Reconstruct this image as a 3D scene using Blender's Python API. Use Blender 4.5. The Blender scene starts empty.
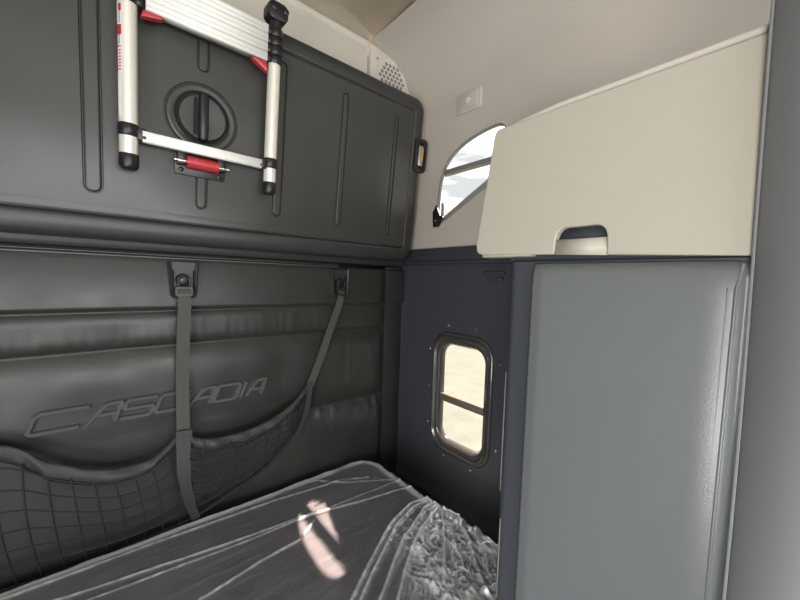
import bpy, bmesh, math, random
from mathutils import Vector, Matrix, noise
random.seed(7)
PI = math.pi
C = bpy.context.scene.collection
SC = bpy.context.scene

# ------------------------------------------------------------------ camera
cam_d = bpy.data.cameras.new('camera'); cam = bpy.data.objects.new('camera', cam_d); C.objects.link(cam)
cam_d.sensor_width = 36.0; cam_d.lens = 345.0/800*36; cam_d.clip_start = 0.02
def un(v): return v.normalized()
_vx = un(Vector((410, 8, -345)))
_vy = Vector((-291, 30, -345)).normalized(); _vy = un(_vy - _vx*_vx.dot(_vy))
_vz = _vx.cross(_vy)
R3 = Matrix((_vx, _vy, _vz))
cam.matrix_world = Matrix.Translation((0, 0, 1.6)) @ R3.to_4x4()
SC.camera = cam

# ------------------------------------------------------------------ world, sun, exposure
SC.view_settings.view_transform = 'Standard'; SC.view_settings.look = 'None'
SC.view_settings.gamma = 1.0; SC.view_settings.use_curve_mapping = False
SC.view_settings.exposure = 0.0
w = bpy.data.worlds.new('sky'); SC.world = w; w.use_nodes = True
nt = w.node_tree; nt.nodes.clear()
out = nt.nodes.new('ShaderNodeOutputWorld'); bg = nt.nodes.new('ShaderNodeBackground')
tc = nt.nodes.new('ShaderNodeTexCoord'); mp = nt.nodes.new('ShaderNodeMapping')
mp.inputs['Scale'].default_value = (2.0, 2.0, 9.0)
nz = nt.nodes.new('ShaderNodeTexNoise'); nz.inputs['Scale'].default_value = 2.2; nz.inputs['Detail'].default_value = 5
cr = nt.nodes.new('ShaderNodeValToRGB')
cr.color_ramp.elements[0].position = .40; cr.color_ramp.elements[0].color = (.37, .375, .39, 1)
cr.color_ramp.elements[1].position = .56; cr.color_ramp.elements[1].color = (1, 1, 1, 1)
nt.links.new(tc.outputs['Generated'], mp.inputs['Vector']); nt.links.new(mp.outputs[0], nz.inputs['Vector'])
nt.links.new(nz.outputs['Fac'], cr.inputs['Fac']); nt.links.new(cr.outputs['Color'], bg.inputs['Color'])
bg.inputs['Strength'].default_value = 2.4
nt.links.new(bg.outputs[0], out.inputs['Surface'])

sd = bpy.data.lights.new('sun', 'SUN'); sd.energy = 25; sd.angle = math.radians(.5); sd.color = (1, .77, .63)
sun = bpy.data.objects.new('sun', sd); C.objects.link(sun)
sun.rotation_euler = Vector((-.503, .012, -1)).to_track_quat('-Z', 'Y').to_euler()
def area(name, loc, direction, sx, sy, power, col):
    d = bpy.data.lights.new(name, 'AREA'); d.shape = 'RECTANGLE'; d.size = sx; d.size_y = sy; d.energy = power; d.color = col
    o = bpy.data.objects.new(name, d); C.objects.link(o); o.location = loc
    o.rotation_euler = Vector(direction).to_track_quat('-Z', 'Y').to_euler()
area('windshield_daylight', (0, -1.72, 1.55), (.05, 1, .60), 1.9, .8, 48, (.97, .98, 1.0))
area('driver_door_daylight', (-1.17, -.62, 1.22), (1, .12, -.12), .95, 1.3, 24, (1.0, .985, .95))
area('ceiling_fill', (-1.17, -.62, .80), (1, .25, .95), .9, .5, 20, (1.0, .97, .92))  # added fill lamp, tilted up to brighten the ceiling
area('passenger_window_daylight', (1.16, -1.15, 1.5), (-1, .25, .1), .75, .62, 12, (1.0, .98, .95))

# ------------------------------------------------------------------ materials
def mat(name, col, rough=.5, metal=0, bump=0, bscale=200, bdist=.002, coat=0, spec=.5, var=0, vscale=4, rvar=0, bdetail=4):
    m = bpy.data.materials.new(name); m.use_nodes = True
    n = m.node_tree; b = n.nodes['Principled BSDF']
    b.inputs['Base Color'].default_value = (*col, 1); b.inputs['Roughness'].default_value = rough
    b.inputs['Metallic'].default_value = metal; b.inputs['Coat Weight'].default_value = coat
    b.inputs['Specular IOR Level'].default_value = spec
    t = n.nodes.new('ShaderNodeTexCoord')
    if bump:
        x = n.nodes.new('ShaderNodeTexNoise'); x.inputs['Scale'].default_value = bscale; x.inputs['Detail'].default_value = bdetail
        k = n.nodes.new('ShaderNodeBump'); k.inputs['Strength'].default_value = bump; k.inputs['Distance'].default_value = bdist
        n.links.new(t.outputs['Object'], x.inputs['Vector']); n.links.new(x.outputs['Fac'], k.inputs['Height'])
        n.links.new(k.outputs['Normal'], b.inputs['Normal'])
    if var or rvar:
        x = n.nodes.new('ShaderNodeTexNoise'); x.inputs['Scale'].default_value = vscale; x.inputs['Detail'].default_value = 5
        n.links.new(t.outputs['Object'], x.inputs['Vector'])
        if var:
            r = n.nodes.new('ShaderNodeValToRGB')
            r.color_ramp.elements[0].position = .3; r.color_ramp.elements[1].position = .7
            r.color_ramp.elements[0].color = (*[c*(1-var) for c in col], 1)
            r.color_ramp.elements[1].color = (*[min(1, c*(1+var)) for c in col], 1)
            n.links.new(x.outputs['Fac'], r.inputs['Fac']); n.links.new(r.outputs['Color'], b.inputs['Base Color'])
        if rvar:
            q = n.nodes.new('ShaderNodeMapRange'); q.inputs['To Min'].default_value = rough-rvar; q.inputs['To Max'].default_value = rough+rvar
            q.inputs['From Min'].default_value = .3; q.inputs['From Max'].default_value = .7
            n.links.new(x.outputs['Fac'], q.inputs['Value']); n.links.new(q.outputs[0], b.inputs['Roughness'])
    return m
def glassy(name, tint, fres=1.45, gloss_rough=.02, base=0.0, basecol=(.90, .93, .97), bump=0, bscale=30, bdist=.003):
    m = bpy.data.materials.new(name); m.use_nodes = True; n = m.node_tree; n.nodes.clear()
    o = n.nodes.new('ShaderNodeOutputMaterial'); tr = n.nodes.new('ShaderNodeBsdfTransparent'); gl = n.nodes.new('ShaderNodeBsdfGlossy')
    tr.inputs['Color'].default_value = (*tint, 1); gl.inputs['Roughness'].default_value = gloss_rough
    f = n.nodes.new('ShaderNodeFresnel'); g = n.nodes.new('ShaderNodeNewGeometry'); mr = n.nodes.new('ShaderNodeMapRange')
    mr.inputs['To Min'].default_value = fres; mr.inputs['To Max'].default_value = 1/fres     # thin sheet: same from both sides
    n.links.new(g.outputs['Backfacing'], mr.inputs['Value']); n.links.new(mr.outputs[0], f.inputs['IOR'])
    mx = n.nodes.new('ShaderNodeMixShader')
    if base:      # stacked film and painted glints also mirror more
        a_ = n.nodes.new('ShaderNodeAttribute'); a_.attribute_name = 'milky_glints'; k_ = n.nodes.new('ShaderNodeMath'); k_.operation = 'MULTIPLY_ADD'; k_.use_clamp = True
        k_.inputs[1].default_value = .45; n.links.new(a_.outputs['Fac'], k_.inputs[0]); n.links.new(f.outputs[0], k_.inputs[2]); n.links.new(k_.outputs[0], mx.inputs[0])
    else: n.links.new(f.outputs[0], mx.inputs[0])
    n.links.new(gl.outputs[0], mx.inputs[2])
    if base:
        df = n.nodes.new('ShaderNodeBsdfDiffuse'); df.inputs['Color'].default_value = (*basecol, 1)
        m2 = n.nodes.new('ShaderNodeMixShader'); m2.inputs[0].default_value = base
        at = n.nodes.new('ShaderNodeAttribute'); at.attribute_name = 'milky_glints'
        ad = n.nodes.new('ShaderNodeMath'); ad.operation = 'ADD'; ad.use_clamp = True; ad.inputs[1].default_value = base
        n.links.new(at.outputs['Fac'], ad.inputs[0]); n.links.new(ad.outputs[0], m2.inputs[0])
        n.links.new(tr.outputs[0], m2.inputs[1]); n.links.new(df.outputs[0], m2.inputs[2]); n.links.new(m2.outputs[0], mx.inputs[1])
    else: n.links.new(tr.outputs[0], mx.inputs[1])
    if bump:
        t = n.nodes.new('ShaderNodeTexCoord'); x = n.nodes.new('ShaderNodeTexNoise'); x.inputs['Scale'].default_value = bscale
        x.inputs['Detail'].default_value = 6; x.inputs['Distortion'].default_value = 1.2
        k = n.nodes.new('ShaderNodeBump'); k.inputs['Strength'].default_value = bump; k.inputs['Distance'].default_value = bdist
        n.links.new(t.outputs['Object'], x.inputs['Vector']); n.links.new(x.outputs['Fac'], k.inputs['Height'])
        for s in (gl, f): n.links.new(k.outputs[0], s.inputs['Normal'])
    n.links.new(mx.outputs[0], o.inputs['Surface'])
    return m
M = dict(
    bunk=mat('bunk_plastic', (.040, .041, .037), .37, bump=.8, bscale=3.0, bdist=.030, bdetail=.6),
    bunkrim=mat('bunk_rim_plastic', (.030, .032, .034), .42, bump=.25, bscale=300, bdist=.0006),
    vinyl=mat('black_vinyl', (.027, .028, .025), .40, bump=.5, bscale=320, bdist=.0007, rvar=.06, vscale=10),
    vinylgloss=mat('glint_lightened_vinyl', (.085, .090, .092), .16, bump=.3, bscale=320, bdist=.0004, coat=.5),  # lettering colour lightened to stand in for highlights
    darktrim=mat('dark_trim', (.042, .047, .057), .50, bump=.4, bscale=350, bdist=.0006),
    sidedark=mat('side_dark_vinyl', (.050, .055, .067), .52, bump=.4, bscale=350, bdist=.0006),
    beige=mat('beige_headliner', (.52, .485, .435), .75, bump=.3, bscale=400, bdist=.0005, var=.03, vscale=3),
    greybeige=mat('grey_beige_trim', (.30, .285, .265), .5),
    ceil=mat('ceiling_fabric', (.80, .73, .63), .8, bump=.3, bscale=400, bdist=.0005),
    cream=mat('cream_plastic', (.60, .565, .49), .50, bump=.2, bscale=400, bdist=.0003),
    door=mat('door_cream', (.405, .385, .325), .48, bump=.15, bscale=400, bdist=.0003),
    grille=mat('grille_hole', (.20, .19, .18), .8),
    cab=mat('grey_vinyl', (.128, .141, .146), .31, bump=.35, bscale=350, bdist=.0006),
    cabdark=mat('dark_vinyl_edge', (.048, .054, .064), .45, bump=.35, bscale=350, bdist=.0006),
    curtainhem=mat('curtain_hem', (.27, .285, .30), .35),
    curtain=mat('curtain_vinyl', (.20, .207, .218), .42, bump=.2, bscale=30, bdist=.002),
    black=mat('black_plastic', (.012, .012, .013), .38),
    slot=mat('slot_black', (.004, .004, .004), .8),
    strap=mat('strap_webbing', (.055, .057, .052), .7, bump=.6, bscale=600, bdist=.0006),
    net=mat('net_cord', (.010, .011, .014), .7),
    hem=mat('net_hem', (.027, .029, .032), .6, bump=.5, bscale=120, bdist=.002),
    alu=mat('brushed_aluminium', (.80, .78, .70), .32, metal=.35),
    rung=mat('rung_aluminium', (.84, .84, .80), .45),
    red=mat('red_plastic', (.42, .030, .040), .35),
    stickw=mat('white_sticker', (.80, .78, .80), .5),
    metal=mat('bright_metal', (.70, .66, .55), .25, metal=1),
    amber=mat('amber_metal', (.65, .38, .13), .3, metal=.6),
    frame=mat('window_frame_dark', (.060, .058, .056), .22, coat=.6),
    bar=mat('window_bar_brown', (.16, .135, .11), .4),
    fab=mat('mattress_fabric', (.13, .121, .137), .85, bump=.8, bscale=160, bdist=.001, var=.2, vscale=7),
    floor=mat('pale_bounce_floor', (.34, .32, .29), .8, bump=.3, bscale=150),  # unseen floor, made pale to bounce light up to the ceiling
    ground=mat('sandy_ground', (.100, .112, .098), .95, bump=.5, bscale=6, var=.14, vscale=2.2),
    glass=glassy('window_glass', (.97, .98, .97)),
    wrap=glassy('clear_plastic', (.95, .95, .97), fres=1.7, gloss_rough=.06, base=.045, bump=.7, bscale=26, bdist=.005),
)

# ------------------------------------------------------------------ helpers
def link(name, me, m=None, parent=None, smooth=True):
    o = bpy.data.objects.new(name, me); C.objects.link(o)
    if m is not None: me.materials.append(M[m])
    if smooth:
        for p in me.polygons: p.use_smooth = True
    if parent is not None: o.parent = parent
    return o
def obj(name, bm, m, parent=None, smooth=True, sharp=35):
    bmesh.ops.remove_doubles(bm, verts=bm.verts, dist=1e-6)
    bmesh.ops.recalc_face_normals(bm, faces=bm.faces)
    if smooth:
        for e in bm.edges:
            if len(e.link_faces) > 2: e.smooth = False
            if len(e.link_faces) == 2 and e.calc_face_angle(0) > math.radians(sharp): e.smooth = False
    me = bpy.data.meshes.new(name); bm.to_mesh(me); bm.free()
    return link(name, me, m, parent, smooth)
def tag(o, label=None, cat=None, group=None, kind=None):
    if label: o['label'] = label
    if cat: o['category'] = cat
    if group: o['group'] = group
    if kind: o['kind'] = kind
    return o
def thing(name, label, cat, group=None):
    return tag(obj_empty(name), label, cat, group)
def obj_empty(name, parent=None):
    o = bpy.data.objects.new(name, None); C.objects.link(o); o.empty_display_size = .1
    if parent: o.parent = parent
    return o
def struct(o): o['kind'] = 'structure'; return o
def fr(o=(0, 0, 0), u=(1, 0, 0), v=(0, 0, 1), w_=(0, -1, 0)):
    o, u, v, w_ = map(Vector, (o, u, v, w_))
    return lambda a, b, c=0.0: o + u*a + v*b + w_*c
IDN = lambda a, b, c=0.0: Vector((a, b, c))
def box(bm, a, b, bev=0, seg=2, F=None):
    t = bmesh.new()
    x0, y0, z0 = [min(p, q) for p, q in zip(a, b)]; x1, y1, z1 = [max(p, q) for p, q in zip(a, b)]
    vs = [t.verts.new((x, y, z)) for x in (x0, x1) for y in (y0, y1) for z in (z0, z1)]
    for f in ((0, 1, 3, 2), (4, 6, 7, 5), (0, 4, 5, 1), (2, 3, 7, 6), (0, 2, 6, 4), (1, 5, 7, 3)): t.faces.new([vs[i] for i in f])
    bmesh.ops.recalc_face_normals(t, faces=t.faces)
    if bev: bmesh.ops.bevel(t, geom=t.edges[:], offset=bev, segments=seg, profile=.5, affect='EDGES')
    merge(bm, t, F)
def merge(bm, t, F=None):
    mp_ = {}
    for v in t.verts: mp_[v] = bm.verts.new(F(*v.co) if F else v.co)
    for f in t.faces:
        try: bm.faces.new([mp_[v] for v in f.verts])
        except ValueError: pass
    t.free()
def rrect(x0, y0, x1, y1, r, n=8):
    pts = []
    for cx, cy, a in ((x1-r, y1-r, 0), (x0+r, y1-r, 90), (x0+r, y0+r, 180), (x1-r, y0+r, 270)):
        for k in range(n+1):
            t = math.radians(a+90*k/n); pts.append((cx+r*math.cos(t), cy+r*math.sin(t)))
    return pts
def stadium(cx, y0, y1, r, n=8):
    return [(cx+r*math.cos(PI*k/n), y1-r+r*math.sin(PI*k/n)) for k in range(n+1)] + \
           [(cx-r*math.cos(PI*k/n), y0+r-r*math.sin(PI*k/n)) for k in range(n+1)]
def circ(cx, cy, r, n=32, a0=0, a1=2*PI):
    return [(cx+r*math.cos(a0+(a1-a0)*k/n), cy+r*math.sin(a0+(a1-a0)*k/n)) for k in range(n)]
def loft(bm, rings, F=IDN, c0=False, c1=False, closed=True):
    rv = [[bm.verts.new(F(*p)) for p in r] for r in rings]
    n = len(rings[0])
    for i in range(len(rv)-1):
        for k in range(n if closed else n-1):
            j = (k+1) % n
            bm.faces.new((rv[i][k], rv[i][j], rv[i+1][j], rv[i+1][k]))
    if c0: bm.faces.new(rv[0])
    if c1: bm.faces.new(rv[-1])
    return rv
def lift(pts, d): return [(p[0], p[1], d) for p in pts]
def prism(bm, pts, d0, d1, F=IDN, bev=0):
    """outline extruded from d0 to d1 (d1 face outward), outward edge chamfered by shrinking about its centre"""
    cx = sum(p[0] for p in pts)/len(pts); cy = sum(p[1] for p in pts)/len(pts)
    def sh(d):
        o = []
        n = len(pts)
        for k in range(n):
            a = Vector(pts[k-1]); b = Vector(pts[k]); c = Vector(pts[(k+1) % n])
            e = ((b-a).normalized()+(c-b).normalized())
            e = e.normalized() if e.length > 1e-9 else Vector((0, 0))
            nn = Vector((e.y, -e.x)); 
            o.append((b.x-nn.x*d*sgn, b.y-nn.y*d*sgn))
        return o
    area_ = sum(pts[k-1][0]*pts[k][1]-pts[k][0]*pts[k-1][1] for k in range(len(pts)))
    sgn = 1 if area_ > 0 else -1
    s = 1 if d1 > d0 else -1
    if bev: rings = [lift(pts, d0), lift(pts, d1-s*bev), lift(sh(bev*.3), d1-s*bev*.3), lift(sh(bev), d1)]
    else: rings = [lift(pts, d0), lift(pts, d1)]
    loft(bm, rings, F, True, True)
def ring(bm, outer, inner, prof, F=IDN):
    """frame between two outlines of equal count; prof: list of (t, d), t 0 at outer and 1 at inner"""
    rings = [[(o[0]*(1-t)+i[0]*t, o[1]*(1-t)+i[1]*t, d) for o, i in zip(outer, inner)] for t, d in prof]
    loft(bm, rings, F)
def frames_along(path):
    path = [Vector(p) for p in path]; n = len(path); T = []
    for i in range(n):
        a = path[max(0, i-1)]; b = path[min(n-1, i+1)]; T.append((b-a).normalized())
    up = Vector((0, 0, 1)) if abs(T[0].z) < .9 else Vector((1, 0, 0))
    nrm = (up - T[0]*up.dot(T[0])).normalized(); out_ = []
    for i in range(n):
        nrm = (nrm - T[i]*nrm.dot(T[i])).normalized(); out_.append((path[i], nrm, T[i].cross(nrm)))
    return out_
def tube(bm, path, r, n=10, caps=True, closed=False):
    fs = frames_along(path); rings = []
    for i, (p, a, b) in enumerate(fs):
        rr = r[i] if isinstance(r, (list, tuple)) else r
        rings.append([p + a*rr*math.cos(2*PI*k/n) + b*rr*math.sin(2*PI*k/n) for k in range(n)])
    if closed: rings.append(rings[0])
    loft(bm, rings, IDN2, caps and not closed, caps and not closed)
def IDN2(*p): return Vector(p)
def ribbon(bm, path, wdir, width, thick):
    """flat strap along a path; wdir gives the direction of its width (vector or list)"""
    path = [Vector(p) for p in path]; n = len(path); rings = []
    for i in range(n):
        T = (path[min(n-1, i+1)]-path[max(0, i-1)]).normalized()
        wd = Vector(wdir[i] if isinstance(wdir, list) else wdir); wd = (wd-T*wd.dot(T)).normalized()
        nn = T.cross(wd); hw = (width[i] if isinstance(width, list) else width)/2
        rings.append([path[i]+wd*hw+nn*thick/2, path[i]-wd*hw+nn*thick/2, path[i]-wd*hw-nn*thick/2, path[i]+wd*hw-nn*thick/2])
    loft(bm, rings, IDN2, True, True)
def lathe(bm, prof, F=IDN, n=28, cx=0, cy=0, c0=True, c1=True):
    loft(bm, [[(cx+r*math.cos(2*PI*k/n), cy+r*math.sin(2*PI*k/n), d) for k in range(n)] for r, d in prof], F, c0, c1)
def grid(fn, nx, ny):
    me = bpy.data.meshes.new('m')
    v = [fn(i/nx, j/ny) for j in range(ny+1) for i in range(nx+1)]
    f = [(j*(nx+1)+i, j*(nx+1)+i+1, (j+1)*(nx+1)+i+1, (j+1)*(nx+1)+i) for j in range(ny) for i in range(nx)]
    me.from_pydata([tuple(p) for p in v], [], f); me.update()
    return me
def spline(pts, n=8):
    P = [Vector(p) for p in pts]; out_ = []
    for i in range(len(P)-1):
        a = P[max(0, i-1)]; b = P[i]; c = P[i+1]; d = P[min(len(P)-1, i+2)]
        for k in range(n):
            t = k/n
            out_.append(.5*((2*b)+(c-a)*t+(2*a-5*b+4*c-d)*t*t+(3*b-a-3*c+d)*t*t*t))
    out_.append(P[-1]); return out_
def plate(bm, outer, holes, d0, d1, F):
    """flat plate with holes, two faces and all rims"""
    t = bmesh.new(); loops = []
    for lp in [outer]+holes:
        vs = [t.verts.new((p[0], p[1], 0)) for p in lp]; loops.append(lp)
        for k in range(len(vs)): t.edges.new((vs[k-1], vs[k]))
    bmesh.ops.triangle_fill(t, edges=t.edges[:], use_beauty=True, use_dissolve=False)
    idx = {v: i for i, v in enumerate(t.verts)}; co = [v.co.copy() for v in t.verts]
    for d in (d0, d1):
        vs = [bm.verts.new(F(c.x, c.y, d)) for c in co]
        for f in t.faces:
            bm.faces.new([vs[idx[v]] for v in f.verts])
    t.free()
    for lp in loops: loft(bm, [lift(lp, d0), lift(lp, d1)], F)
def sm(t): t = max(0, min(1, t)); return t*t*(3-2*t)

# ================================================================== STRUCTURE
XR = 1.118; YB = 1.34; ZC = 2.61
bm = bmesh.new(); box(bm, (-1.16, -1.75, -.03), (1.16, 1.38, 0)); struct(obj('floor', bm, 'floor'))
bm = bmesh.new(); box(bm, (-1.16, 1.34, 0), (1.16, 1.38, 1.70)); struct(obj('wall_back', bm, 'darktrim'))
# upper back wall and rolled strip under the ceiling
bm = bmesh.new(); box(bm, (-1.16, 1.30, 1.70), (1.16, 1.38, 2.66)); struct(obj('wall_back_upper', bm, 'cream'))
bm = bmesh.new()
tube(bm, [(-1.1, 1.292, 2.598), (.862, 1.292, 2.598)], .017, 14); box(bm, (-1.1, 1.285, 2.44), (.862, 1.30, 2.597), .004)
struct(obj('trim_1', bm, 'cream'))
# ceiling + rolled corner on both sides
def cove(sx):
    p = [(XR, 2.36), (1.112, 2.42), (1.09, 2.48), (1.05, 2.535), (.99, 2.578), (.93, 2.60), (.865, 2.607)]
    return [(sx*x, z) for x, z in p]
for sx, nm in ((1, 'trim_2'), (-1, 'trim_3')):
    bm = bmesh.new()
    ins = [p.to_tuple() for p in spline([(x, z, 0) for x, z in cove(sx)], 5)]
    loft(bm, [[(x, y, z) for x, z, _ in ins] for y in (-1.75, 1.30)], IDN2, closed=False)
    bmesh.ops.solidify(bm, geom=bm.faces[:], thickness=.0)
    struct(obj(nm, bm, 'beige', sharp=80))
bm = bmesh.new(); box(bm, (-1.16, -1.75, ZC), (1.16, 1.38, ZC+.05)); struct(obj('ceiling', bm, 'ceil'))
# rounded fillet between the side wall and the back wall
bm = bmesh.new()
for z0, z1 in ((1.74, 2.605),):
    arc = [(XR-.07*(1-math.sin(t)), 1.30-.07*(1-math.cos(t))) for t in [PI/2*k/8 for k in range(9)]]
    # concave corner: from the back wall to the side wall
    loft(bm, [[(x, y, z) for x, y in arc] for z in (z0, z1)], IDN2, closed=False)
struct(obj('trim_4', bm, 'beige', sharp=80))

# right wall with the two window openings
FR = fr((XR, 0, 0), (0, 1, 0), (0, 0, 1), (-1, 0, 0))        # a = Y, b = Z, c = towards the room
LW = (.915, 1.118)                                            # lower window centre
hole1 = rrect(LW[0]-.125, LW[1]-.222, LW[0]+.125, LW[1]+.222, .07)
WL, WR, WB, WT = 1.088, .66, 1.862, 2.20
up_pts = [p.to_tuple()[:2] for p in spline([(.742, 2.150, 0), (.765, 2.182, 0), (.81, 2.190, 0), (.90, 2.178, 0), (.98, 2.150, 0), (1.04, 2.105, 0), (1.074, 2.035, 0), (1.085, 1.95, 0), (1.090, 1.87, 0)], 5)]
hole2 = up_pts + [(1.082, 1.862), (1.068, 1.864), (.742, 2.036)]
bm = bmesh.new(); plate(bm, [(-1.75, 0), (1.36, 0), (1.36, 1.70), (-1.75, 1.70)][::1] , [hole1, rrect(-1.5, 1.2, -.8, 1.69, .04)], 0, -.020, FR)
struct(obj('wall_right', bm, 'sidedark'))
bm = bmesh.new(); plate(bm, [(-1.75, 1.70), (1.36, 1.70), (1.36, 2.66), (-1.75, 2.66)], [hole2, rrect(-1.5, 1.71, -.8, 1.86, .04)], 0, -.014, FR)
struct(obj('wall_right_upper', bm, 'beige'))
FL = fr((-XR, 0, 0), (0, 1, 0), (0, 0, 1), (1, 0, 0))
bm = bmesh.new(); plate(bm, [(-1.75, 0), (1.36, 0), (1.36, 2.66), (-1.75, 2.66)], [rrect(-1.15, .55, -.10, 1.90, .08), hole1], 0, -.02, FL)
struct(obj('wall_left', bm, 'sidedark'))
FF = fr((0, -1.75, 0), (1, 0, 0), (0, 0, 1), (0, 1, 0))
bm = bmesh.new(); plate(bm, [(-1.16, 0), (1.16, 0), (1.16, 2.66), (-1.16, 2.66)], [rrect(-.98, 1.14, .98, 1.98, .08)], 0, -.03, FF)
struct(obj('wall_front', bm, 'sidedark'))
# dark ledge between the dark lower wall and the beige upper wall
bm = bmesh.new(); box(bm, (XR-.018, .30, 1.683), (XR-.001, 1.29, 1.742), .006)
box(bm, (XR-.026, .30, 1.671), (XR-.001, 1.29, 1.684), .004); struct(obj('trim_5', bm, 'darktrim'))
# corner post padding between the quilted liner and the side wall
bm = bmesh.new()
prof = []
for k in range(13):
    t = k/12; prof.append((1.006+.110*t, 1.306-.010*math.sin(PI*t)+.0*t))
n = 60; me = grid(lambda a, b: (prof[min(12, int(a*12))][0], prof[min(12, int(a*12))][1] - .006*noise.noise((prof[min(12, int(a*12))][0]*22, 0, b*5))*sm((.62-b)*3), .62+(1.655-.62)*b), 12, n)
bm.free(); struct(link('trim_6', me, 'vinyl'))
# ground outside, seen through the low window
bm = bmesh.new(); box(bm, (-14, -14, -1.35), (16, 14, -1.3)); struct(obj('ground', bm, 'ground'))

# ------------------------------------------------------------------ windows
def lower_window(name, F):
    f = obj_empty(name); struct(f)
    cx, cy = LW
    bm = bmesh.new()
    O = rrect(cx-.160, cy-.268, cx+.158, cy+.262, .085, 10); I = rrect(cx-.118, cy-.213, cx+.109, cy+.207, .055, 10)
    ring(bm, O, I, [(0, .001), (.0, .006), (.06, .011), (.22, .012), (.28, .020), (.34, .023), (.42, .022), (.48, .016), (.62, .012), (.75, .011), (.82, .009), (.9, .002), (1, -.006), (1, -.020), (.92, -.021)], F)
    obj('window_frame', bm, 'frame', f, sharp=60)
    bm = bmesh.new(); box(bm, (cx-.120, cy-.030-.016, -.014), (cx+.111, cy-.030+.016, .003), .003, 2, F); obj('window_bar', bm, 'bar', f)
    bm = bmesh.new(); box(bm, (cx-.122, cy-.216, -.018), (cx+.112, cy+.210, -.015), F=F); obj('pane', bm, 'glass', f, False)
    for dx, dy in ((-.185, -.16), (-.185, .0), (-.185, .17), (.186, -.17), (.186, 0), (.186, .17), (-.07, .288), (.08, .288), (-.07, -.290), (.08, -.290)):
        bm = bmesh.new(); lathe(bm, [(.0055, 0), (.0055, .001), (.004, .0028), (.001, .0032)], F, 12, cx+dx, cy+dy); obj('screw', bm, 'metal', f)
    return f
lower_window('window_1', FR); lower_window('window_3', FL)
f = struct(obj_empty('window_2'))
bm = bmesh.new()
cxy = (.85, 2.03)
inn = [(cxy[0]+(p[0]-cxy[0])*.985, cxy[1]+(p[1]-cxy[1])*.975) for p in hole2]
outl = [(cxy[0]+(p[0]-cxy[0])*1.025, cxy[1]+(p[1]-cxy[1])*1.045) for p in hole2]
ring(bm, outl, inn, [(0, 0), (.2, .003), (.8, .003), (1, -.002), (1, -.012)], FR); obj('window_frame', bm, 'beige', f)
bm = bmesh.new(); ring(bm, [(cxy[0]+(p[0]-cxy[0])*1.0, cxy[1]+(p[1]-cxy[1])*1.0) for p in hole2], [(cxy[0]+(p[0]-cxy[0])*.975, cxy[1]+(p[1]-cxy[1])*.96) for p in hole2], [(0, .0035), (0, .0045), (1, .0015), (1, -.010)], FR); obj('seal', bm, 'grille', f)
bm = bmesh.new(); box(bm, (.745, 2.060, -.038), (1.078, 2.078, -.002), .002, 2, FR); obj('window_bar', bm, 'grille', f)
bm = bmesh.new(); prism(bm, inn, -.0125, -.0105, FR); obj('pane', bm, 'glass', f, False)
bm = bmesh.new()
prism(bm, [(1.062, 1.862), (1.070, 1.842), (.742, 2.008), (.742, 2.030)], .000, .006, FR, .003); obj('lower_flange', bm, 'greybeige', f)
bm = bmesh.new()
prism(bm, [(1.10, 1.835), (1.105, 1.90), (1.085, 1.93), (1.058, 1.885), (1.04, 1.872), (1.072, 1.835)], .002, .014, FR, .004)
lt = obj('window_latch', bm, 'black', f)
bm = bmesh.new(); lathe(bm, [(.006, .014), (.006, .017), (.003, .019)], FR, 12, 1.083, 1.862); obj('screw', bm, 'metal', lt)
bm = bmesh.new(); box(bm, (1.045, 1.88, .0), (1.055, 1.935, .012), .003, 2, FR); obj('lever', bm, 'grille', lt)

# ================================================================== FOLDED UPPER BUNK
A = .10
BO = Vector((0, 1.19, 1.743)); BV = Vector((0, -math.sin(A), math.cos(A))); BW = Vector((0, -math.cos(A), -math.sin(A)))
BF = fr(BO, (1, 0, 0), BV, BW)
bunk = thing('folded_bunk', 'large black molded upper bunk folded up against the back wall, with ribbed underside', 'bunk bed')
bm = bmesh.new()
u0, u1, v0, v1 = -1.02, 1.075, -.066, .640
def rr_(i, r, d): return lift(rrect(u0+i, v0+i, u1-i, v1-i, max(.004, r-i*.6), 8), d)
loft(bm, [rr_(.004, .055, -.085), rr_(0, .055, -.075), rr_(0, .055, -.030), rr_(.003, .055, -.018), rr_(.010, .055, -.008), rr_(.020, .055, -.002),
          rr_(.034, .055, .0), rr_(.052, .055, .0), rr_(.058, .055, -.002), rr_(.062, .05, -.006)], BF, c0=True)
obj('bunk_rim', bm, 'bunkrim', bunk, sharp=60)
bm = bmesh.new()
loft(bm, [rr_(.0625, .05, -.012), rr_(.063, .05, -.005), rr_(.066, .05, -.0005), rr_(.071, .05, .001), rr_(.080, .05, .0012), rr_(.090, .05, .0002)], BF)
KC = (.213, .302)
def moat(pf):
    # pf(k) gives the outline shrunk by k; a narrow groove with a flush island inside
    loft(bm, [lift(pf(0), .0002), lift(pf(.0012), -.0030), lift(pf(.0020), -.0050), lift(pf(.0034), -.0050), lift(pf(.0044), -.0030), lift(pf(.0062), .0004), lift(pf(.0085), .0012)], BF)
    bm.faces.new([bm.verts.new(BF(p[0], p[1], .0012)) for p in pf(.0085)])
beads = [(-.027, .05, .56, .020), (.4365, .055, .545, .0165), (.673, .052, .532, .0140), (.914, .042, .533, .0115),
         (.213, .045, .186, .0165), (.213, .425, .56, .0165), (-.30, .05, .56, .020), (-.60, .05, .56, .020)]
pfs = [(lambda k, q=q: stadium(q[0], q[1]+k, q[2]-k, q[3]-k)) for q in beads]
dish = lambda k: circ(KC[0], KC[1], .094-k, 56)
plate(bm, [p[:2] for p in rr_(.090, .05, 0)], [f_(0) for f_ in pfs]+[dish(0)], .0002, -.012, BF)
for f_ in pfs: moat(f_)
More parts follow.
